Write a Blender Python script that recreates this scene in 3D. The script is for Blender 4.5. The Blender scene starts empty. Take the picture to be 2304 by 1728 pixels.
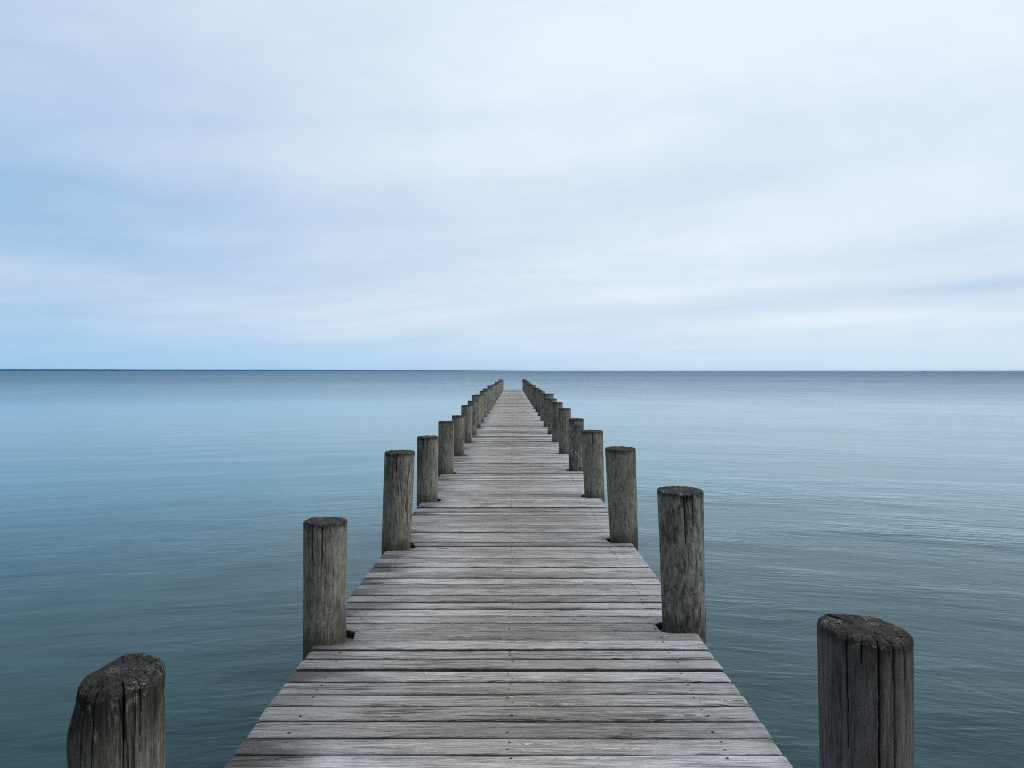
import bpy, math, random
from mathutils import Vector, noise

C = bpy.context.scene
COL = C.collection
R = math.radians
rnd = random.Random(7)
F, H, YH, XV = 1719.0, 1.5, 834.5, 1154.0      # photo: focal (px), eye height above deck, horizon row, vanishing column
WATER_Z = -0.9

# ------------------------------------------------------------------ node helper
class S:
    """a node socket with arithmetic"""
    def __init__(s, t, o): s.t, s.o = t, o
    def _m(s, op, b=None, c=None):
        n = s.t.nodes.new('ShaderNodeMath'); n.operation = op
        for i, v in enumerate((s, b, c)):
            if v is None: continue
            if isinstance(v, S): s.t.links.new(v.o, n.inputs[i])
            else: n.inputs[i].default_value = v
        return S(s.t, n.outputs[0])
    def __add__(s, b): return s._m('ADD', b)
    __radd__ = __add__
    def __mul__(s, b): return s._m('MULTIPLY', b)
    __rmul__ = __mul__
    def __sub__(s, b): return s._m('SUBTRACT', b)
    def __rsub__(s, b): return (s * -1.0) + b
    def __truediv__(s, b): return s._m('DIVIDE', b)
    def pow(s, b): return s._m('POWER', b)
    def abs(s): return s._m('ABSOLUTE')
    def max(s, b): return s._m('MAXIMUM', b)
    def min(s, b): return s._m('MINIMUM', b)
    def exp(s): return s._m('EXPONENT')
    def sqrt(s): return s._m('SQRT')
    def sin(s): return s._m('SINE')
    def ramp(s, a, b, c=0.0, d=1.0, smooth=True):
        n = s.t.nodes.new('ShaderNodeMapRange')
        n.interpolation_type = 'SMOOTHSTEP' if smooth else 'LINEAR'
        n.clamp = True
        for i, v in enumerate((s, a, b, c, d)):
            if isinstance(v, S): s.t.links.new(v.o, n.inputs[i])
            else: n.inputs[i].default_value = v
        return S(s.t, n.outputs[0])

def node(t, kind, **kw):
    n = t.nodes.new(kind)
    for k, v in kw.items(): setattr(n, k, v)
    return n

def put(t, v, sock):
    if isinstance(v, S): t.links.new(v.o, sock)
    elif v is not None: sock.default_value = v

def sep(t, v):
    n = node(t, 'ShaderNodeSeparateXYZ'); put(t, v, n.inputs[0])
    return [S(t, o) for o in n.outputs]

def comb(t, x, y, z=0.0):
    n = node(t, 'ShaderNodeCombineXYZ')
    for i, v in enumerate((x, y, z)): put(t, v, n.inputs[i])
    return S(t, n.outputs[0])

def noi(t, vec, scale=1.0, detail=3.0, rough=0.5, dist=0.0, w=None):
    n = node(t, 'ShaderNodeTexNoise', noise_dimensions='3D')
    put(t, vec, n.inputs['Vector'])
    n.inputs['Scale'].default_value = scale; n.inputs['Detail'].default_value = detail
    n.inputs['Roughness'].default_value = rough; n.inputs['Distortion'].default_value = dist
    return S(t, n.outputs[0])

def mixc(t, f, a, b, mode='MIX'):
    n = node(t, 'ShaderNodeMix', data_type='RGBA', blend_type=mode)
    put(t, f, n.inputs[0])
    for v, i in ((a, 6), (b, 7)):
        if isinstance(v, S): t.links.new(v.o, n.inputs[i])
        else: n.inputs[i].default_value = (*v, 1.0)
    return S(t, n.outputs[2])

def new_mat(name):
    m = bpy.data.materials.new(name); m.use_nodes = True
    t = m.node_tree
    return m, t, t.nodes['Principled BSDF']

def bump(t, h, dist=1.0, strength=1.0):
    n = node(t, 'ShaderNodeBump')
    n.inputs['Strength'].default_value = strength; n.inputs['Distance'].default_value = dist
    t.links.new(h.o, n.inputs['Height'])
    return S(t, n.outputs[0])

def srgb(r, g, b):
    f = lambda c: (c/255)/12.92 if c/255 <= .04045 else ((c/255+.055)/1.055)**2.4
    return f(r), f(g), f(b)

# ------------------------------------------------------------------ materials
def mat_deck():
    m, t, b = new_mat('weathered_deck_wood')
    pos = S(t, node(t, 'ShaderNodeTexCoord').outputs['Object'])
    idn = node(t, 'ShaderNodeAttribute', attribute_name='plank'); pid = S(t, idn.outputs['Fac'])
    x, y, z = sep(t, pos)
    wv = noi(t, comb(t, x*1.6, y*3.0, pid*7.3), 1.0, 2.0)
    yy = y + (wv - 0.5)*0.05
    # knots bend the grain round them
    kn = node(t, 'ShaderNodeTexVoronoi', voronoi_dimensions='2D'); kn.inputs['Scale'].default_value = 1.0
    put(t, comb(t, x*1.25 + pid*3.7, y*7.0 + pid*5.1), kn.inputs['Vector'])
    kd = S(t, kn.outputs['Distance'])
    knot = kd.ramp(0.02, 0.16, 1.0, 0.0)
    yk = yy + knot*0.025
    off = pid*11.7
    g1 = noi(t, comb(t, x*3.2 + off, yk*85.0, pid*3.1), 1.0, 5.0, 0.68)
    g2 = noi(t, comb(t, x*9.0 + off, yk*260.0, pid*5.3), 1.0, 4.0, 0.68)
    g3 = noi(t, comb(t, x*40.0 + off, yk*520.0, pid*2.3), 1.0, 3.0, 0.65)
    blot = noi(t, comb(t, x*1.6 + off, y*5.0, pid*2.0), 1.0, 4.0, 0.6)
    big = noi(t, comb(t, x*0.9, y*0.45, 3.0), 1.0, 3.0, 0.55)
    # narrow drying cracks along the grain
    cr = noi(t, comb(t, x*1.1 + off*1.3, yk*38.0, pid*9.0), 1.0, 3.0, 0.5)
    crack = ((cr - 0.5).abs()).ramp(0.0, 0.02, 1.0, 0.0) * noi(t, comb(t, x*1.7 + off, y*6.0, pid), 1.0, 2.0).ramp(0.46, 0.6)
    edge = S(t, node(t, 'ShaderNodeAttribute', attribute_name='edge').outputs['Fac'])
    streak = noi(t, comb(t, x*2.3 + off*0.7, yk*34.0, pid*6.1), 1.0, 5.0, 0.72).ramp(0.53, 0.66)*noi(t, comb(t, x*1.2, y*3.0 + off, pid), 1.0, 3.0, 0.6).ramp(0.35, 0.6)
    speck = noi(t, comb(t, x*34.0 + off, yk*130.0, pid), 1.0, 3.0, 0.7).ramp(0.60, 0.72)
    grain = g1.ramp(0.3, 0.7, smooth=False)*0.42 + g2.ramp(0.28, 0.72, smooth=False)*0.36 + g3.ramp(0.3, 0.7, smooth=False)*0.22
    light = mixc(t, blot.ramp(0.3, 0.7), (0.535, 0.51, 0.495), (0.53, 0.495, 0.455))
    dark = mixc(t, blot.ramp(0.35, 0.65), (0.115, 0.108, 0.104), (0.14, 0.126, 0.11))
    col = mixc(t, grain.ramp(0.26, 0.66, smooth=False), dark, light)
    # each plank has weathered to its own tone
    tone = node(t, 'ShaderNodeTexWhiteNoise', noise_dimensions='1D'); put(t, pid*17.13, tone.inputs['W'])
    tv = S(t, tone.outputs['Value'])
    tl = tv.ramp(0.0, 1.0, 0.60, 1.40, smooth=False)
    col = mixc(t, 1.0, col, comb(t, tl, tl*(0.945 + 0.05*tv), tl*(0.88 + 0.13*tv)), 'MULTIPLY')
    pale = noi(t, comb(t, x*2.4 + off, y*9.0, pid*1.3), 1.0, 4.0, 0.65).ramp(0.52, 0.68)
    col = mixc(t, pale*0.28, col, (0.60, 0.59, 0.575))
    # trodden brown track down the middle, paler silver sides
    trod = ((x + 0.02).abs() + (big - 0.5)*0.7).ramp(0.1, 0.75, 1.0, 0.0)
    col = mixc(t, trod*0.7, col, mixc(t, 1.0, col, (0.84, 0.79, 0.715), 'MULTIPLY'))
    silver = (x.abs() + (blot - 0.5)*0.6).ramp(0.55, 1.0)
    col = mixc(t, silver*0.25, col, (0.56, 0.56, 0.57))
    # damp algae-brown stain on the outer ends
    endl = ((x*-1.0) + (blot - 0.5)*0.75 + (g1 - 0.5)*0.6).ramp(0.60, 1.02)
    endr = (x + (blot - 0.5)*0.6 + (g1 - 0.5)*0.5).ramp(0.98, 1.25)
    col = mixc(t, endl*0.95*tv.ramp(0.25, 0.75, 0.25, 1.0), col, (0.06, 0.052, 0.042))
    col = mixc(t, endr*0.6, col, (0.07, 0.062, 0.055))
    col = mixc(t, streak*0.7, col, (0.085, 0.078, 0.072))
    col = mixc(t, speck*0.55, col, (0.52, 0.52, 0.54))
    cr2 = noi(t, comb(t, x*1.5 + off*2.1, yk*95.0, pid*4.0), 1.0, 3.0, 0.5)
    line = ((cr2 - 0.5).abs()).ramp(0.0, 0.028, 1.0, 0.0)*noi(t, comb(t, x*2.1 + off, y*8.0, pid*2.2), 1.0, 3.0).ramp(0.44, 0.58)
    col = mixc(t, line*0.65, col, (0.05, 0.046, 0.042))
    col = mixc(t, crack*0.85, col, (0.022, 0.02, 0.02))
    col = mixc(t, edge*0.9, col, (0.022, 0.021, 0.017))       # shade of the gaps painted dark on the plank sides
    kcore = kd.ramp(0.0, 0.07, 1.0, 0.0)*noi(t, comb(t, pid*4.0, x*0.4, y), 1.0, 0.0).ramp(0.42, 0.5)
    col = mixc(t, kcore*0.7, col, (0.055, 0.045, 0.04))
    t.links.new(col.o, b.inputs['Base Color'])
    b.inputs['Roughness'].default_value = 0.72
    b.inputs['Specular IOR Level'].default_value = 0.2
    h = grain*0.007 - crack*0.009 - streak*0.003 + knot*0.0012
    t.links.new(bump(t, h, 1.0, 0.9).o, b.inputs['Normal'])
    return m

def mat_plain(name, col, rough=0.7, metal=0.0, vary=0.25, sc=8.0):
    m, t, b = new_mat(name)
    pos = S(t, node(t, 'ShaderNodeTexCoord').outputs['Object'])
    n = noi(t, pos, sc, 4.0, 0.6)
    c = mixc(t, n.ramp(0.3, 0.7), tuple(v*(1-vary) for v in col), tuple(v*(1+vary) for v in col))
    t.links.new(c.o, b.inputs['Base Color'])
    b.inputs['Roughness'].default_value = rough; b.inputs['Metallic'].default_value = metal
    return m

def mat_post(kind):
    """kind 0: vertical grain; 1: flaky mottled surface; 2: darker brown-black cracked wood"""
    m, t, b = new_mat(['weathered_post_wood', 'flaking_post_wood', 'dark_post_wood', 'lichened_post_wood'][kind])
    pos = S(t, node(t, 'ShaderNodeTexCoord').outputs['Object'])
    x, y, z = sep(t, pos)
    ra = S(t, node(t, 'ShaderNodeObjectInfo').outputs['Random'])
    o = ra*37.0
    wob = noi(t, comb(t, x*3.0, y*3.0 + o, z*2.0), 1.0, 2.0) - 0.5
    X, Y = x + wob*0.03, y + wob*0.03
    g1 = noi(t, comb(t, X*70.0, Y*70.0 + o, z*2.6), 1.0, 5.0, 0.68)
    g2 = noi(t, comb(t, X*260.0, Y*260.0 + o, z*13.0), 1.0, 4.0, 0.68)
    flake = noi(t, comb(t, X*42.0, Y*42.0 + o, z*14.0), 1.0, 5.0, 0.68, 0.6)
    blot = noi(t, comb(t, x*5.5, y*5.5 + o, z*2.2), 1.0, 4.0, 0.62)
    pale = [(0.345, 0.322, 0.266), (0.35, 0.335, 0.295), (0.21, 0.188, 0.175), (0.24, 0.226, 0.182)][kind]
    deep = [(0.075, 0.073, 0.06), (0.045, 0.046, 0.038), (0.034, 0.031, 0.029), (0.045, 0.043, 0.034)][kind]
    wgt = [(0.38, 0.27, 0.35), (0.22, 0.23, 0.55), (0.52, 0.33, 0.15), (0.46, 0.34, 0.2)][kind]
    gr = g1.ramp(0.28, 0.72, smooth=False)*wgt[0] + g2.ramp(0.25, 0.75, smooth=False)*wgt[1] + flake.ramp(0.34, 0.66, smooth=False)*wgt[2]
    col = mixc(t, gr.ramp(0.22, 0.78, smooth=False), deep, pale)
    stain = (blot + (g1 - 0.5)*0.5).ramp(0.5, 0.68)
    col = mixc(t, stain*0.68, col, (0.035, 0.035, 0.026))
    alg = noi(t, comb(t, x*4.0, y*4.0 + o*1.7, z*1.5), 1.0, 3.0).ramp(0.5, 0.7)
    col = mixc(t, alg*0.4, col, mixc(t, 1.0, col, (0.8, 0.95, 0.6), 'MULTIPLY'))
    # damp band just above the deck
    damp = (z + (g1 - 0.5)*0.3 + (blot-0.5)*0.2).ramp(0.0, 0.13, 1.0, 0.0)
    col = mixc(t, damp*0.6, col, (0.04, 0.036, 0.018))
    crk = noi(t, comb(t, X*16.0, Y*16.0 + o, z*0.7), 1.0, 2.0, 0.5)
    crack = ((crk - 0.5).abs()).ramp(0.0, 0.016, 1.0, 0.0)*noi(t, comb(t, x*4, y*4 + o*2, z*1.3), 1.0, 2.0).ramp(0.5, 0.62)
    col = mixc(t, crack*0.8, col, (0.012, 0.011, 0.01))
    # dark lichen collar that runs down from the top of the post
    cz = S(t, node(t, 'ShaderNodeAttribute', attribute_name='below_top').outputs['Fac'])
    cd = [0.055, 0.055, 0.05, 0.25][kind]
    collar = (cz + (g1 - 0.5)*0.5*cd + (flake - 0.5)*0.5*cd).ramp(0.0, cd, 1.0, 0.0)
    col = mixc(t, collar*0.85, col, mixc(t, flake.ramp(0.56, 0.66), (0.018, 0.016, 0.013), (0.19, 0.187, 0.16)))
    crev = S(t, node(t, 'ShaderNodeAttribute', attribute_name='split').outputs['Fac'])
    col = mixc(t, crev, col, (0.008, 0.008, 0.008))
    t.links.new(col.o, b.inputs['Base Color'])
    b.inputs['Roughness'].default_value = 0.9
    b.inputs['Specular IOR Level'].default_value = 0.1
    h = gr*0.009 - crack*0.010 + flake*0.003
    t.links.new(bump(t, h, 1.0, 0.9).o, b.inputs['Normal'])
    return m

def mat_endgrain():
    m, t, b = new_mat('lichened_end_grain')
    pos = S(t, node(t, 'ShaderNodeTexCoord').outputs['Object'])
    x, y, z = sep(t, pos)
    ra = S(t, node(t, 'ShaderNodeObjectInfo').outputs['Random'])
    v = comb(t, x, y + ra*9.0, z)
    r = (x*x + y*y).sqrt() + (noi(t, v, 9.0, 2.0) - 0.5)*0.03
    ring = (r*420.0).sin()
    n1 = noi(t, v, 55.0, 5.0, 0.7)
    n2 = noi(t, v, 190.0, 4.0, 0.75)
    n3 = noi(t, v, 14.0, 3.0, 0.6)
    col = mixc(t, n1.ramp(0.32, 0.62), (0.012, 0.010, 0.009), (0.060, 0.055, 0.047))
    col = mixc(t, (ring*0.5 + 0.5)*0.3, col, (0.03, 0.027, 0.024))
    col = mixc(t, (n2*0.65 + n3*0.35).ramp(0.545, 0.61)*0.8, col, (0.27, 0.268, 0.235))
    t.links.new(col.o, b.inputs['Base Color'])
    b.inputs['Roughness'].default_value = 0.95
    b.inputs['Specular IOR Level'].default_value = 0.08
    t.links.new(bump(t, n1*0.007 + n2*0.005 + ring*0.0006, 1.0, 1.0).o, b.inputs['Normal'])
    return m

def mat_water():
    m, t, b = new_mat('sea_water')
    pos = S(t, node(t, 'ShaderNodeNewGeometry').outputs['Position'])
    x, y, z = sep(t, pos)
    # swell crests bend towards the shore on both sides of the pier
    v = y + (x*x + 9.0).sqrt()*0.28
    d = (x*x + y*y).sqrt()
    wind = noi(t, comb(t, x*0.035, v*0.09, 1.0), 1.0, 3.0, 0.55)          # cat's paws
    wind2 = noi(t, comb(t, x*0.0035, v*0.012, 4.0), 1.0, 4.0, 0.6)
    side = x.ramp(-6.0, 7.0, 0.24, 1.5)
    calm = x.ramp(-6.0, 5.0, 0.5, 1.0)
    sw = noi(t, comb(t, x*0.12, v*0.22, 11.0), 1.0, 3.0, 0.55)           # patches of livelier water
    patch = sw.ramp(0.40, 0.62, 0.25, 1.35)
    w0 = noi(t, comb(t, x*0.85 + v*0.2, v*2.4, 0.0), 1.0, 3.0, 0.55, 0.6)
    w1 = noi(t, comb(t, x*1.9 - v*0.3, v*5.4, 1.0), 1.0, 4.0, 0.6, 0.5)
    w2 = noi(t, comb(t, x*6.5 + v*2.0, v*15.0, 2.0), 1.0, 3.0, 0.65, 0.5)
    w3 = noi(t, comb(t, x*0.20, v*0.55, 5.0), 1.0, 2.0, 0.5)
    lull = v.ramp(10.0, 24.0, 1.0, 0.45)
    h = (w0*0.034 + w1*0.018)*side*patch*lull + w2*0.0055*lull*calm*wind.ramp(0.38, 0.62, 0.35, 1.5) + w3*0.03
    h2 = noi(t, comb(t, x*0.9, v*2.2, 8.0), 1.0, 3.0, 0.6)*0.05*wind2.ramp(0.3, 0.7, 0.3, 1.0)*d.ramp(25.0, 90.0)
    nrm = bump(t, h + h2, 1.0, 1.0)
    # offshore breeze roughens the open water, which then mirrors less of the sky; the shallows are calm
    inv = v.max(2.0).pow(-1.0)
    chop = noi(t, comb(t, x*0.10, v*0.16, 3.0), 1.0, 4.0, 0.65) - 0.5
    gust = noi(t, comb(t, x*0.8, v*0.055, 6.0), 1.0, 5.0, 0.75) - 0.5
    far = inv.ramp(0.001, 0.017, 1.0, 0.0, smooth=False)
    keep = 1.0 - far*0.74 + (chop*0.5 + gust*0.75)*far + (wind2 - 0.5)*0.5*inv.ramp(0.004, 0.03, 1.0, 0.25)
    keep = keep.max(0.12).min(1.0)
    fr = node(t, 'ShaderNodeFresnel'); fr.inputs['IOR'].default_value = 1.23
    t.links.new(nrm.o, fr.inputs['Normal'])
    ff = (S(t, fr.outputs[0])*keep).min(0.9)
    # water colour by distance out: very dark, then paler blue-green, then deep blue
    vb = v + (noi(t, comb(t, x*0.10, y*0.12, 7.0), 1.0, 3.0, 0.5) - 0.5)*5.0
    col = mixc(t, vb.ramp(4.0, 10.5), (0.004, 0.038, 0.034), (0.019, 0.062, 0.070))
    mid_tint = mixc(t, x.ramp(-4.0, 16.0), (0.040, 0.152, 0.190), (0.120, 0.180, 0.205))
    col = mixc(t, vb.ramp(9.0, 20.0), col, mid_tint)
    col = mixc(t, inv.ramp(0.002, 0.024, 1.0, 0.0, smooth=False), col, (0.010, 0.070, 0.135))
    dark_patch = noi(t, comb(t, x*0.8, v*2.2, 9.0), 1.0, 3.0, 0.55).ramp(0.42, 0.68)
    col = mixc(t, dark_patch*0.6*v.ramp(6.0, 22.0, 1.0, 0.0), col, (0.002, 0.018, 0.022))
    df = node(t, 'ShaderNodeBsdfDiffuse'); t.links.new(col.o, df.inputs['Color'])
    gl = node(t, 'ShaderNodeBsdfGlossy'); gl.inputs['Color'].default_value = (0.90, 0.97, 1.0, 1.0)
    t.links.new((0.055 + far*0.2).o, gl.inputs['Roughness']); t.links.new(nrm.o, gl.inputs['Normal'])
    mx = node(t, 'ShaderNodeMixShader')
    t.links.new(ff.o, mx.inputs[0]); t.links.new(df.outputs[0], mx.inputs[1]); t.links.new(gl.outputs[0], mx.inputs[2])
    t.links.new(mx.outputs[0], t.nodes['Material Output'].inputs['Surface'])
    t.nodes.remove(b)
    return m

# ------------------------------------------------------------------ mesh helper
def mesh_obj(name, verts, faces, mats, parent=None, smooth=True, fmat=None, attrs=None):
    me = bpy.data.meshes.new(name)
    me.from_pydata(verts, [], faces)
    for mt in (mats if isinstance(mats, (list, tuple)) else [mats]): me.materials.append(mt)
    if fmat: me.polygons.foreach_set('material_index', fmat)
    if smooth: me.polygons.foreach_set('use_smooth', [True]*len(me.polygons))
    for k, vals in (attrs or {}).items():
        a = me.attributes.new(k, 'FLOAT', 'POINT'); a.data.foreach_set('value', vals)
    me.update()
    o = bpy.data.objects.new(name, me); COL.objects.link(o)
    if parent: o.parent = parent
    return o

def empty(name, loc=(0, 0, 0)):
    o = bpy.data.objects.new(name, None); COL.objects.link(o); o.location = loc
    o.empty_display_size = 0.2
    return o

def tag(o, label=None, cat=None, group=None, kind=None):
    if label: o['label'] = label
    if cat: o['category'] = cat
    if group: o['group'] = group
    if kind: o['kind'] = kind
    return o

def box(vs, fs, x0, x1, y0, y1, z0, z1):
    b = len(vs)
    vs += [(x0, y0, z0), (x1, y0, z0), (x1, y1, z0), (x0, y1, z0), (x0, y0, z1), (x1, y0, z1), (x1, y1, z1), (x0, y1, z1)]
    fs += [tuple(b+i for i in q) for q in ((0, 3, 2, 1), (4, 5, 6, 7), (0, 1, 5, 4), (1, 2, 6, 5), (2, 3, 7, 6), (3, 0, 4, 7))]

# ------------------------------------------------------------------ posts: where they stand
# (inner edge x, depth of centre, diameter at deck, diameter at top, top z, lean at top in x)
def at(delta): return F*H/delta
def inner(side, d):
    if side < 0:
        pts = [(0, -.884), (2.1, -.884), (4.3, -.912), (6.5, -.863), (11, -.868), (16, -.845), (28, -.82), (60.7, -.742)]
    else:
        pts = [(0, .817), (2.2, .817), (4.5, .861), (6.8, .851), (11.5, .838), (16, .823), (25, .822), (60.7, .752)]
    for (a, va), (b, vb) in zip(pts, pts[1:]):
        if d <= b: return (va + (vb-va)*(d-a)/(b-a))*(1 + .12/(d-.12))
    return pts[-1][1]

LEFT = [  # depth, D base, D top, z top, lean
    (2.03, .228, .220, .706, .010), (4.29, .236, .240, .662, .004), (6.54, .243, .258, .810, .034), (8.88, .240, .245, .737, .008),
    (11.26, .226, .232, .760, .006), (13.62, .222, .222, .704, .0), (16.0, .232, .236, .784, .004), (17.9, .222, .222, .80, .01)]
RIGHT = [
    (2.12, .233, .245, .790, -.008), (4.50, .247, .268, .80, -.024), (6.80, .248, .272, .812, -.034), (9.12, .238, .254, .786, -.028),
    (11.55, .224, .228, .778, .0), (13.9, .224, .232, .82, -.01), (16.18, .23, .236, .837, -.008), (18.2, .226, .236, .834, -.008)]
for row, seed in ((LEFT, 3), (RIGHT, 5)):
    r2 = random.Random(seed)
    d = row[-1][0]
    while d < 58.2:
        d += 2.32 + r2.uniform(-.16, .16)
        zt = (.86 if 19 < d < 32 else .81) + r2.uniform(-.05, .05)
        row.append((d, .24 + r2.uniform(-.015, .02), .25 + r2.uniform(-.015, .02), zt, r2.uniform(-.02, .02)))
    d = 60.55
    if row[-1][0] > d - 1.2: row.pop()
    row.append((d, .27, .275, .84 if seed == 5 else .81, 0))

POSTS = []
for side, row in ((-1, LEFT), (1, RIGHT)):
    for i, (d, db, dt, zt, lean) in enumerate(row):
        POSTS.append((side, i, inner(side, d) + side*db/2, d, db/2, dt/2, zt, lean))

# ------------------------------------------------------------------ pier
M_DECK = mat_deck()
M_NAIL = mat_plain('rusted_nail', (0.018, 0.014, 0.012), 0.6, 0.0)
M_BEAM = mat_plain('damp_beam_wood', (0.10, 0.09, 0.075), 0.8, 0, .4, 14)
END_Y = 60.75

def deck_edges(y):
    k = max(0.0, (y-18.0)/42.0)
    q = max(0.0, min(1.0, (y-3.2)/5.0))
    return -1.096 + .043*q + .085*k, 1.061 - .027*q - .07*k

def build_deck(parent):
    vs, fs, ids, fm, edg = [], [], [], [], []
    r2 = random.Random(21)
    bounds = [3.133, 3.278, 3.417, 3.549, 3.694, 3.832, 3.976, 4.108, 4.262, 4.408]
    rows = []
    y = bounds[0]
    while y > -1.7:
        w = .1415 + r2.uniform(-.008, .008); rows.append((y-w, y)); y -= w
    rows += list(zip(bounds, bounds[1:]))
    y = bounds[-1]
    while y < END_Y - .07:
        w = .1415 + r2.uniform(-.010, .010)
        rows.append((y, min(y+w, END_Y))); y += w
    rows.sort()
    TH = .042
    for k, (ya, yb) in enumerate(rows):
        ym = (ya+yb)/2
        near = ym < 9
        gap = .0100 + (r2.random()**2)*.013
        y0, y1 = ya + gap*.5, yb - gap*.5
        dz = r2.uniform(-.0048, .0048); tilt = r2.uniform(-.0035, .0035)
        cup = r2.uniform(-.0035, .0018)
        skew0, skew1 = r2.uniform(-.003, .003), r2.uniform(-.003, .003)
        el, er = deck_edges(ym)
        el += r2.uniform(-.004, .004); er += r2.uniform(-.004, .004)
        endskew = r2.uniform(-.01, .01)
        NX = 120 if near else (56 if ym < 24 else 26)
        # cross-section rows over the top: (v in 0..1, z drop)
        n_in = 8 if near else (4 if ym < 24 else 2)
        bev = .008/(yb-ya)
        vv = [(0.0, TH), (0.0, .008), (bev*.35, .0026), (bev, 0.0)]
        vv += [(bev + (1-2*bev)*j/(n_in+1), 0.0) for j in range(1, n_in+1)]
        vv += [(1-bev, 0.0), (1-bev*.35, .0026), (1.0, .008), (1.0, TH)]
        # exact rows where a post notch begins or ends
        extra = []
        cuts = []
        for (side, i, px, pd, rb, rt, zt, lean) in POSTS:
            n0, n1 = pd - rb - .008, pd + rb + .040
            if n1 < y0 or n0 > y1: continue
            cuts.append((side, px, pd, rb, n0, n1))
            for yy in (n0, n1):
                v = (yy-y0)/(y1-y0)
                for dv in (-.004, .004):
                    if bev < v+dv < 1-bev: extra.append((v+dv, 0.0))
            if near:
                for q in range(1, 12):
                    v = ((n0 + (n1-n0)*q/12.0)-y0)/(y1-y0)
                    if bev < v < 1-bev: extra.append((v, 0.0))
        prof = sorted(vv[1:-1] + extra, key=lambda a: a[0])
        prof = [vv[0]] + prof + [vv[-1]]
        base = len(vs)
        K = len(prof)
        seed = k*3.17
        for (v, dzv) in prof:
            yv = y0 + v*(y1-y0)
            xl, xr = el + endskew*(v-.5)*.3, er - endskew*(v-.5)*.3
            for (side, px, pd, rb, n0, n1) in cuts:
                if n0 <= yv <= n1:
                    q = (yv-n0)/(n1-n0)
                    # square in front, rounded hole on the inner side
                    e = max(0.0, 1-abs(2*q-1)**3.2)**(1/2.4)
                    lim = px - side*(rb*.35 + (rb*.65 + .044)*e)
                    lim += .004*noise.noise((yv*40, side*9.0, 0))
                    if side < 0: xl = max(xl, lim)
                    else: xr = min(xr, lim)
            jl = .004*noise.noise((v*9, seed, 1.0)); jr = .004*noise.noise((v*9, seed, 5.0))
            if near: jl *= 1.2
            for q in range(NX+1):
                s = q/NX
                xx = xl + jl + (xr + jr - xl - jl)*s
                lf = abs(v-.5)*2
                wa = .0045 + .005*max(0.0, min(1.0, (ym-4.5)/3.0))
                wob = (noise.noise((xx*1.1, seed, 0)) * wa + noise.noise((xx*5.0, seed, 3.0))*.0016)
                wob2 = (noise.noise((xx*1.1, seed+50, 0)) * wa + noise.noise((xx*5.0, seed+50, 3.0))*.0016)
                wy = wob*max(0, 1-2*v) + wob2*max(0, 2*v-1) + (skew0*(1-v) + skew1*v)*(s-.5)
                zz = dz - dzv + cup*lf*lf + tilt*(v-.5)*2 + noise.noise((xx*.8, seed+9, 0))*.003
                if dzv < .02 and near: zz += noise.noise((xx*3, yv*30, seed))*.0009
                # worn, rounded plank ends
                en = min(s, 1-s)*(xr-xl)
                if dzv < .02: zz -= .004*max(0, 1-en/.012)
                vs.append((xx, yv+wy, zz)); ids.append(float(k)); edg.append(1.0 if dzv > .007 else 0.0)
        n = NX+1
        for a in range(K):
            a2 = (a+1) % K
            for q in range(NX):
                fs.append((base+a*n+q, base+a*n+q+1, base+a2*n+q+1, base+a2*n+q)); fm.append(0)
        # end caps as strips from the bottom pair up (fan)
        for q, rev in ((0, False), (NX, True)):
            lo, hi = 0, K-1
            while hi-lo >= 2:
                A, B, Cc = base+lo*n+q, base+(lo+1)*n+q, base+hi*n+q
                fs.append((A, B, Cc) if not rev else (Cc, B, A)); fm.append(0); lo += 1
                if hi-lo < 2: break
                A, B, Cc = base+lo*n+q, base+(hi-1)*n+q, base+hi*n+q
                fs.append((A, B, Cc) if not rev else (Cc, B, A)); fm.append(0); hi -= 1
        # nail heads, two to each beam
        if 0 < ym < 26:
            for lx in (-.92, -.012, .84):
                for fv in (.27, .72):
                    if r2.random() < .1: continue
                    nx = lx + r2.uniform(-.013, .013); ny = y0 + (fv + r2.uniform(-.06, .06))*(y1-y0)
                    if any(n0-.03 < ny < n1+.03 and abs(nx-px) < rb+.05 for (sd, px, pd, rb, n0, n1) in cuts): continue
                    b = len(vs); rr = r2.uniform(.0042, .006)
                    zt = dz + .0028
                    zt += noise.noise((nx*.8, seed+9, 0))*.003
                    S8 = 8
                    for h in (-.008, 0):
                        for a in range(S8):
                            th = a*math.tau/S8
                            vs.append((nx + rr*1.25*math.cos(th), ny + rr*math.sin(th), zt - .002 + h)); ids.append(float(k)); edg.append(0.0)
                    for a in range(S8):
                        fs.append((b+a, b+(a+1) % S8, b+S8+(a+1) % S8, b+S8+a)); fm.append(1)
                    fs.append(tuple(b+S8+a for a in range(S8))); fm.append(1)
    return mesh_obj('deck', vs, fs, [M_DECK, M_NAIL], parent, True, fm, {'plank': ids, 'edge': edg})

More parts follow.
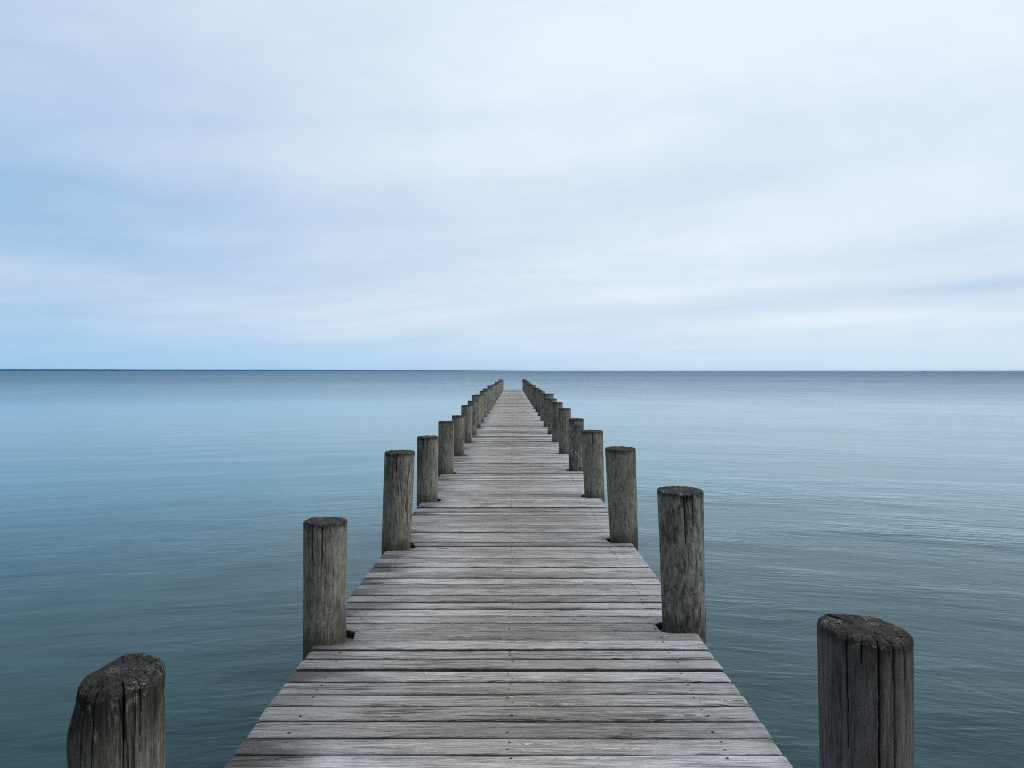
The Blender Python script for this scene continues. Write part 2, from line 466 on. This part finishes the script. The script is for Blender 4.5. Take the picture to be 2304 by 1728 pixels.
pier = empty('pier', (0, 0, 0))
tag(pier, 'long weathered grey plank pier running straight out over the sea', 'pier')
deck = build_deck(pier)
def use_sharp(o, ang):
    o.data.set_sharp_from_angle(angle=ang)
use_sharp(deck, R(50))
for bx in (-.935, -.012, .885):
    segs_v, segs_f = [], []
    yy = -1.6
    while yy < END_Y - .1:
        y2 = min(yy + 5.0, END_Y - .05)
        k0 = max(0, (yy-18)/42)*.08; k1 = max(0, (y2-18)/42)*.08
        s = 0 if abs(bx) < .1 else (1 if bx < 0 else -1)
        b = len(segs_v)
        for (ya, kk) in ((yy, k0), (y2-.004, k1)):
            xx = bx + s*kk
            segs_v += [(xx-.075, ya, -.235), (xx+.075, ya, -.235), (xx+.075, ya, -.050), (xx-.075, ya, -.050)]
        segs_f += [tuple(b+i for i in q) for q in ((0, 1, 2, 3), (7, 6, 5, 4), (0, 4, 5, 1), (1, 5, 6, 2), (2, 6, 7, 3), (3, 7, 4, 0))]
        yy = y2
    mesh_obj('stringer', segs_v, segs_f, M_BEAM, pier, False)
for (sl, sr) in zip(LEFT, RIGHT):
    v_, f_ = [], []
    yc = (sl[0]+sr[0])/2 + .30
    if yc > END_Y: yc = END_Y - .45
    el, er = deck_edges(yc)
    box(v_, f_, el+.06, er-.06, yc-.05, yc+.05, -.42, -.24)
    mesh_obj('cross_beam', v_, f_, M_BEAM, pier, False)

# ------------------------------------------------------------------ posts: shapes
PM = [mat_post(0), mat_post(1), mat_post(2), mat_post(3)]
M_END = mat_endgrain()

ORD = ['first', 'second', 'third', 'fourth', 'fifth', 'sixth', 'seventh', 'eighth', 'ninth', 'tenth', 'eleventh', 'twelfth',
       'thirteenth', 'fourteenth', 'fifteenth', 'sixteenth', 'seventeenth', 'eighteenth', 'nineteenth', 'twentieth',
       'twenty-first', 'twenty-second', 'twenty-third', 'twenty-fourth', 'twenty-fifth', 'twenty-sixth', 'twenty-seventh', 'twenty-eighth']
SPECIAL = {
    (-1, 0): 'dark cracked post with a worn sloping rounded top, nearest one on the left',
    (1, 0): 'thick dark post with flat lichened top and long vertical splits, nearest on the right',
    (-1, 1): 'short grey-brown post with a dark side and a damp foot, second along left edge',
    (1, 1): 'tall flaking mottled grey post with a dark hole at its foot, second along right edge',
    (-1, 2): 'leaning grey post with dark blotches, tallest of the near left ones, third along left edge',
    (1, 2): 'greenish post with a knot halfway up, leaning inwards, third along the right edge',
}

def build_post(side, i, px, d, rb, rt, zt, lean):
    near, mid = i == 0, i < 4
    far = i > 11
    NS = 360 if near else (160 if mid else (48 if i < 9 else 20))
    NZ = 150 if near else (90 if mid else (26 if i < 9 else 8))
    NR = 26 if near else (12 if mid else (5 if i < 9 else 2))
    zb = WATER_Z - 1.3
    r2 = random.Random(i*13 + (7 if side > 0 else 0))
    sd = i*5.3 + side*2.1
    # drying splits: (angle, half width rad, depth, length from the top, wander)
    cr = []
    A = lambda deg: R(deg)          # -90 faces the camera
    if (side, i) == (-1, 0):
        cr = [(A(-112), .022, .022, 1.6), (A(-95), .022, .026, .20), (A(-136), .022, .028, 1.9), (A(-58), .024, .03, .30), (A(-38), .012, .02, .18), (A(150), .02, .03, .7), (A(60), .02, .03, .6)]
    elif (side, i) == (1, 0):
        cr = [(A(-98), .024, .034, 2.2), (A(-80), .022, .03, 1.6), (A(-136), .026, .024, .30), (A(-118), .012, .02, .11), (A(-63), .01, .016, .2), (A(-40), .01, .02, .35), (A(20), .02, .03, .6), (A(130), .02, .04, .8)]
    elif mid:
        for q in range(5): cr.append((r2.uniform(-math.pi, math.pi), .022, .02, r2.uniform(.1, .5)))
        if (side, i) == (1, 1): cr.append((A(-92), .03, .03, .34)); cr.append((A(-72), .02, .02, .2))
        if (side, i) == (-1, 2): cr.append((A(-92), .025, .02, .2))
    tax, tay = {(-1, 0): (.07, .03), (1, 0): (-.075, .03)}.get((side, i), (r2.uniform(-.03, .03), r2.uniform(-.02, .04)))
    rim = .016 if near else .010

    def topz(x, y, r):
        z = zt + tax*x + tay*y
        if (side, i) == (-1, 0):
            z -= max(0.0, -x - .02)**1.5*.55          # worn away towards the water
            z -= .030*max(0.0, (x-.05)/.07)**3
            z -= .03*max(0.0, (-y-.03)/.09)**2
            z += .012*noise.noise((x*16, y*16, 2))
        z += .006*noise.noise((x*22+sd, y*22, 1)) + .003*noise.noise((x*60+sd, y*60, 7))
        return z

    def rad(th, z):
        u = (z)/(zt)
        r = rb + (rt-rb)*max(-.6, min(1, u))
        cx, cy = math.cos(th), math.sin(th)
        r *= 1 + .022*noise.noise((cx*1.1+sd, cy*1.1, z*1.2)) + .010*noise.noise((cx*3+sd, cy*3, z*2.0))
        if mid: r += .0016*noise.noise((cx*14+sd, cy*14, z*1.5)) + .0010*noise.noise((cx*34+sd, cy*34, z*3))
        if (side, i) == (1, 2):
            r += .008*math.exp(-((z-.33)/.04)**2)*max(0, math.cos(th-R(-70)))
        if (side, i) == (-1, 0):
            r += .012*math.exp(-((z-.53)/.08)**2)*max(0, math.cos(th-R(190)))
            r -= .014*max(0, (z-.56)/.12)*max(0, math.cos(th-R(190)))**2
        return r

    def split(th, dep):
        """depth of the splits at angle th, dep metres below the top, and how dark (inside) it is"""
        s, k = 0.0, 0.0
        for (a, hw, dp, ln) in cr:
            if dep > ln: continue
            aa = a + .035*noise.noise((dep*3.5, a*7, sd)) + .010*noise.noise((dep*16, a*7, sd))
            w = hw*(1 - .75*(dep/ln)**1.3)
            dd = abs((th-aa+math.pi) % math.tau - math.pi)
            if dd < w*1.5:
                q = max(0.0, 1-dd/w)
                s += dp*(1-dep/ln*.8)*min(1, q*2.0)
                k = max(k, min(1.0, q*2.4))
        return s, k

    def lx(z): return lean*max(0, z)/zt + side*-.0*z
    vs, fs, bt, sp, fm = [], [], [], [], []
    # shaft
    zs = []
    for j in range(NZ+1):
        s = j/NZ
        zs.append(s if not mid else s)
    for j in range(NZ+1):
        s = j/NZ
        for a in range(NS):
            th = a*math.tau/NS
            ct, st = math.cos(th), math.sin(th)
            rt0 = rad(th, zt-.02)
            ztop = topz(rt0*ct, rt0*st, rt0) - rim
            # more rows above the deck than below
            lo = -.12
            if s < .12: z = zb + (lo-zb)*s/.12
            else: z = lo + (ztop-lo)*(s-.12)/.88
            r = rad(th, min(z, zt-.02))
            dep = max(0.0, ztop + rim - z)
            cs, ck = split(th, dep) if cr else (0, 0)
            r -= cs
            vs.append((r*ct + lx(z), r*st, z)); bt.append(dep); sp.append(ck)
    for j in range(NZ):
        for a in range(NS):
            b0, b1 = j*NS, (j+1)*NS; a2 = (a+1) % NS
            fs.append((b0+a, b0+a2, b1+a2, b1+a))
    # rounded rim and top
    tv, tf, tb, tsp = [], [], [], []
    for k in range(NR+1):
        for a in range(NS):
            th = a*math.tau/NS; ct, st = math.cos(th), math.sin(th)
            rt0 = rad(th, zt-.02)
            if k <= 3:
                q = k/3*math.pi/2
                r = rt0 - rim*(1-math.cos(q))
                zo = -rim*(1-math.sin(q))
            else:
                r = (rt0-rim)*(1-(k-3)/(NR-2)); zo = 0
            zz = topz(r*ct, r*st, r) + zo
            if k == 0: zz = topz(rt0*ct, rt0*st, rt0) - rim
            cs, ck = split(th, 0.0) if cr else (0, 0)
            rr = r
            if r > rt0*.35:
                f = (r/rt0-.35)/.65
                if k <= 3: rr = r - cs
                else: zz -= cs*.8*f*f; 
                if k > 3: rr = min(r, rt0 - rim - cs*.0)
            else: ck = 0
            # radial checks in the end grain
            if near and k > 3:
                f = noise.noise((ct*6+sd, st*6, 4.0))
                if f > .25: zz -= .006*min(1, (f-.25)*4)*(r/rt0)
            tv.append((rr*ct + lx(zt), rr*st, zz)); tb.append(0.0); tsp.append(ck*(1.0 if r > rt0*.45 else 0))
    for k in range(NR):
        for a in range(NS):
            b0, b1 = k*NS, (k+1)*NS; a2 = (a+1) % NS
            tf.append((b0+a, b0+a2, b1+a2, b1+a))
    c = len(tv); tv.append((lx(zt), 0, topz(0, 0, 0))); tb.append(0); tsp.append(0)
    for a in range(NS):
        tf.append((NR*NS+a, NR*NS+(a+1) % NS, c))
    mk = (2 if side > 0 else 3) if near else (1 if (side > 0 and i in (1, 4)) or (i > 4 and i % 3 == 1) else 0)
    grp = 'round wooden posts lining both edges of the pier'
    sname = 'left' if side < 0 else 'right'
    rowlen = len(LEFT if side < 0 else RIGHT)
    if (side, i) in SPECIAL: lab = SPECIAL[(side, i)]
    elif i == rowlen-1: lab = f'last post at the far end of the pier, on its {sname} edge'
    else:
        o = LEFT if side < 0 else RIGHT
        z = o[i][3]
        if i < 9:
            w = 'short' if z < .75 else ('tall' if z > .82 else 'round')
            lab = f'{w} weathered grey post, {ORD[i]} from the near end along the pier\'s {sname} edge'
        else:
            back = rowlen-1-i
            if back < i: lab = f'small distant post, {ORD[back]} before the last post on the pier\'s {sname} edge'
            else: lab = f'distant grey post, {ORD[i]} from the near end along the pier\'s {sname} edge'
    if far:
        n0 = len(vs)
        o = mesh_obj('wooden_post', vs+tv, fs + [tuple(n0+q for q in f) for f in tf], [PM[mk], M_END], None, True,
                     [0]*len(fs)+[1]*len(tf), {'below_top': bt+tb, 'split': sp+tsp})
        o.location = (px, d, 0)
    else:
        o = empty('wooden_post', (px, d, 0))
        mesh_obj('shaft', vs, fs, PM[mk], o, True, None, {'below_top': bt, 'split': sp})
        mesh_obj('end_grain', tv, tf, M_END, o, True, None, {'below_top': tb, 'split': tsp})
    tag(o, lab, 'post', grp)
    return o

for p in POSTS: build_post(*p)

# ------------------------------------------------------------------ sea, far shore, boat
def build_water():
    rings = [0] + [6*1.18**k for k in range(52)]
    N = 256
    vs, fs = [(0, 0, WATER_Z)], []
    for r in rings[1:]:
        for a in range(N):
            th = a*math.tau/N
            vs.append((r*math.cos(th), r*math.sin(th), WATER_Z))
    for a in range(N): fs.append((0, 1+a, 1+(a+1) % N))
    for k in range(len(rings)-2):
        for a in range(N):
            b0, b1 = 1+k*N, 1+(k+1)*N; a2 = (a+1) % N
            fs.append((b0+a, b1+a, b1+a2, b0+a2))
    o = mesh_obj('sea', vs, fs, mat_water(), None, True)
    return tag(o, kind='structure')
build_water()

def build_shore():
    """low wooded coast along the left of the horizon, dying away to the right"""
    m, t, b = new_mat('haze_blue_woodland')
    pos = S(t, node(t, 'ShaderNodeNewGeometry').outputs['Position'])
    n = noi(t, pos, 0.02, 3.0, 0.6)
    c = mixc(t, n.ramp(0.35, 0.65), (0.022, 0.080, 0.150), (0.032, 0.108, 0.190))  # distance haze painted into the woodland colour as blue
    t.links.new(c.o, b.inputs['Base Color']); b.inputs['Roughness'].default_value = 1.0
    b.inputs['Specular IOR Level'].default_value = 0.0
    vs, fs = [], []
    NA, NP = 420, 7
    D0 = 7000.0
    for a in range(NA+1):
        s = a/NA
        az = R(-50 + s*52)
        dd = D0 + 900*s
        hgt = 22*(1 - .70*s) * max(0.0, min(1, (1-s)/.10)) ** .5
        hgt *= 1 + .10*noise.noise((s*9, 0, 0)) + .05*noise.noise((s*60, 2, 0)) + .04*noise.noise((s*220, 2, 0))
        prof = [(0, -2.0), (6, .35*hgt), (30, .85*hgt), (120, hgt), (400, hgt*1.02), (800, hgt*.8), (1200, -2.0)]
        for (o_, h_) in prof:
            r = dd + o_
            vs.append((r*math.sin(az), r*math.cos(az), WATER_Z + max(-2.0, h_)))
    for a in range(NA):
        for p in range(NP-1):
            b0, b1 = a*NP+p, (a+1)*NP+p
            fs.append((b0, b1, b1+1, b0+1))
    o = mesh_obj('hills', vs, fs, m, None, True)
    return tag(o, kind='structure')
build_shore()

def build_haze():
    m = bpy.data.materials.new('sea_air'); m.use_nodes = True
    t = m.node_tree; t.nodes.remove(t.nodes['Principled BSDF'])
    pv = node(t, 'ShaderNodeVolumePrincipled')
    pv.inputs['Color'].default_value = (0.36, 0.69, 1.0, 1.0)
    pv.inputs['Density'].default_value = 1.6e-5
    t.links.new(pv.outputs[0], t.nodes['Material Output'].inputs['Volume'])
    vs, fs = [], []
    box(vs, fs, -30000, 30000, -30000, 30000, WATER_Z - 3.4, 24.0)
    o = mesh_obj('haze', vs, fs, m, None, False)
    return tag(o, 'thin blue sea air fading the far shore', kind='stuff')
build_haze()

def build_boat():
    d = 1400.0
    x = (2078-XV)/F*d
    o = empty('fishing_boat', (x, d, WATER_Z))
    tag(o, 'tiny dark motor boat alone on the horizon to the right of the pier', 'boat')
    m_h = mat_plain('boat_hull_paint', (0.05, 0.08, 0.09), .5, 0, .2, 1.0)
    m_c = mat_plain('boat_cabin_paint', (0.09, 0.12, 0.13), .5, 0, .2, 1.0)
    m_g = mat_plain('boat_glass', (0.02, 0.03, 0.035), .15, 0, .1, 1.0)
    L, W = 7.0, 2.3
    vs, fs = [], []
    n = 16
    for k in range(n+1):
        s = k/n
        xx = -L/2 + L*s
        w = W/2*(1 - max(0, (s-.55)/.45)**2.2)*(.9 + .1*min(1, s*5))
        zt = 1.0 + .55*max(0, (s-.5)*2)**2
        vs += [(xx, -w, zt), (xx, -w*.8, .05), (xx, 0, -.4), (xx, w*.8, .05), (xx, w, zt), (xx, 0, zt-.02)]
    for k in range(n):
        for q in range(6):
            a, b = k*6+q, k*6+(q+1) % 6
            fs.append((a, b, b+6, a+6))
    fs.append((0, 1, 2, 3, 4, 5))
    mesh_obj('hull', vs, fs, m_h, o, False)
    v2, f2 = [], []
    v2 = [(-.9, -.8, .95), (1.3, -.8, .95), (1.3, .8, .95), (-.9, .8, .95), (-.8, -.7, 2.4), (.8, -.7, 2.4), (.8, .7, 2.4), (-.8, .7, 2.4)]
    f2 = [(0, 3, 2, 1), (4, 5, 6, 7), (0, 1, 5, 4), (1, 2, 6, 5), (2, 3, 7, 6), (3, 0, 4, 7)]
    cb = mesh_obj('cabin', v2, f2, m_c, o, False)
    v3, f3 = [], []
    box(v3, f3, -.95, .95, -.85, .85, 2.402, 2.48)
    mesh_obj('roof', v3, f3, m_h, cb, False)
    v4 = [(-.6, -.775, 1.65), (.85, -.775, 1.65), (.75, -.735, 2.2), (-.6, -.735, 2.2)]
    mesh_obj('window', v4, [(0, 1, 2, 3)], m_g, cb, False)
    o.rotation_euler.z = R(12); o.scale = (.62, .62, .62)
build_boat()

# ------------------------------------------------------------------ sky and light
SUN_EL, SUN_AZ = R(40), R(98)       # azimuth clockwise from +Y (ahead), so to the right
w = bpy.data.worlds.new('World'); C.world = w; w.use_nodes = True
t = w.node_tree
bg = t.nodes['Background']
sky = node(t, 'ShaderNodeTexSky', sky_type='NISHITA')
sky.sun_disc = False; sky.sun_elevation = SUN_EL; sky.sun_rotation = SUN_AZ
sky.air_density = 1.0; sky.dust_density = 0.6; sky.ozone_density = 2.0
STR = 0.10
dirv = S(t, node(t, 'ShaderNodeTexCoord').outputs['Generated'])
dx, dy, dz = sep(t, dirv)
az = dx._m('ARCTAN2', dy)*57.2958
el = dz._m('ARCSINE')*57.2958
zc = dz.max(0.0) + 0.10
cx, cy = dx/zc, dy/zc                     # a flat cloud layer seen in perspective
def blob(a0, e0, sa, se, amp, slope=0.0):
    u = (az - a0)/sa
    v = (el - e0 - (az - a0)*slope)/se
    return ((u*u + v*v)*-1.0).exp()*amp
warp = noi(t, comb(t, az*0.04, el*0.08, 0.0), 1.0, 3.0, 0.5) - 0.5
el0 = el
el = el + warp*2.5
n1 = noi(t, comb(t, cx*0.30 - cy*0.10, cy*0.42 + cx*0.08, 0.3), 1.0, 3.0, 0.5, 0.3)
n2 = noi(t, comb(t, az*0.030, el*0.20 - az*0.022, 2.0), 1.0, 4.0, 0.5, 0.3)
n3 = noi(t, comb(t, az*0.075, el*1.0 - az*0.05, 5.0), 1.0, 5.0, 0.6)
M = az.ramp(-48.0, 12.0, 0.27, 0.80) + el0.ramp(12.0, 26.0, 0.0, 0.16)
M = M + (n1 - 0.5)*0.45 + (n2 - 0.5)*0.34 + (n3 - 0.5)*0.56*el.ramp(2.0, 13.0, 1.0, 0.12)
M = M + blob(-36, 11.0, 17, 4.4, -0.21, -0.06)       # blue gap, left
M = M + blob(-14, 11.0, 12, 2.6, -0.12, 0.0)
M = M + blob(-2, 16.5, 15, 4.5, 0.12, 0.08)
M = M + blob(14, 14.0, 14, 2.4, -0.13, 0.14)*n2.ramp(0.35, 0.6)
M = M + blob(20, 9.8, 16, 2.0, 0.12, 0.12)
M = M + blob(30, 8.0, 9.0, 1.5, -0.20, 0.05)*n3.ramp(0.34, 0.62)         # grey-blue streaks, right
M = M + blob(19, 4.6, 16, 1.0, -0.21, 0.035)*n3.ramp(0.32, 0.62)
M = M + blob(33, 5.6, 6, 0.5, -0.25, 0.04)
M = M + blob(12, 5.6, 18, 0.9, 0.16, 0.06)
M = M + blob(22, 3.3, 13, 0.7, 0.20, 0.03)
M = M + blob(-34, 6.2, 12, 1.0, 0.20)
M = M + blob(-36, 3.6, 12, 0.8, -0.10)
mot = noi(t, comb(t, az*0.11, el*0.24, 8.0), 1.0, 5.0, 0.62, 0.5)
M = M + (mot - 0.5)*0.30
M = M.max(0.0).min(1.0)
c0 = mixc(t, 0.18, tuple(v/STR for v in srgb(147, 188, 228)), S(t, sky.outputs[0]))
c1 = tuple(v/STR for v in srgb(231, 242, 252))
col = mixc(t, M, c0, c1)
hz = el0.ramp(0.0, 5.0, 1.0, 0.0)*(1.0 - M*0.35)
col = mixc(t, hz*0.9, col, mixc(t, az.ramp(-36.0, 34.0), tuple(v/STR for v in srgb(155, 201, 237)), tuple(v/STR for v in srgb(202, 229, 247))))
# unseen sky behind and to the left dimmed, added to shade the posts
thick = (dy + dx*0.55).ramp(-0.9, 0.15, 0.34, 1.0)  # dimming of the unseen sky, not cloud thickness
over = dz.ramp(0.5, 0.85, 1.0, 1.9)  # overhead sky out of view, brightness added to light the deck
gsc = thick*over
col = mixc(t, 1.0, col, comb(t, gsc, gsc, gsc), 'MULTIPLY')
t.links.new(col.o, bg.inputs['Color'])
bg.inputs['Strength'].default_value = STR

sun = bpy.data.lights.new('sun', 'SUN'); so = bpy.data.objects.new('sun', sun); COL.objects.link(so)
sun.energy = 1.1; sun.angle = R(35); sun.color = (1.0, 0.96, 0.9)
dvec = Vector((math.sin(SUN_AZ)*math.cos(SUN_EL), math.cos(SUN_AZ)*math.cos(SUN_EL), math.sin(SUN_EL)))
so.rotation_euler = dvec.to_track_quat('Z', 'Y').to_euler()
so.location = (20, 10, 30)

# ------------------------------------------------------------------ camera
cam = bpy.data.cameras.new('camera'); co = bpy.data.objects.new('camera', cam); COL.objects.link(co)
co.location = (0, 0, H); co.rotation_euler = (R(90), 0, 0)
cam.sensor_width = 36.0; cam.lens = F/2304*36
cam.shift_y = -(864 - YH)/2304; cam.shift_x = -(XV - 1152)/2304
cam.clip_start = 0.05; cam.clip_end = 60000
C.camera = co
C.view_settings.view_transform = 'Standard'; C.view_settings.look = 'None'
C.view_settings.exposure = 0; C.view_settings.gamma = 1
C.cycles.use_denoising = False
C.cycles.filter_width = 1.0
C.render.resolution_x, C.render.resolution_y = 1024, 768
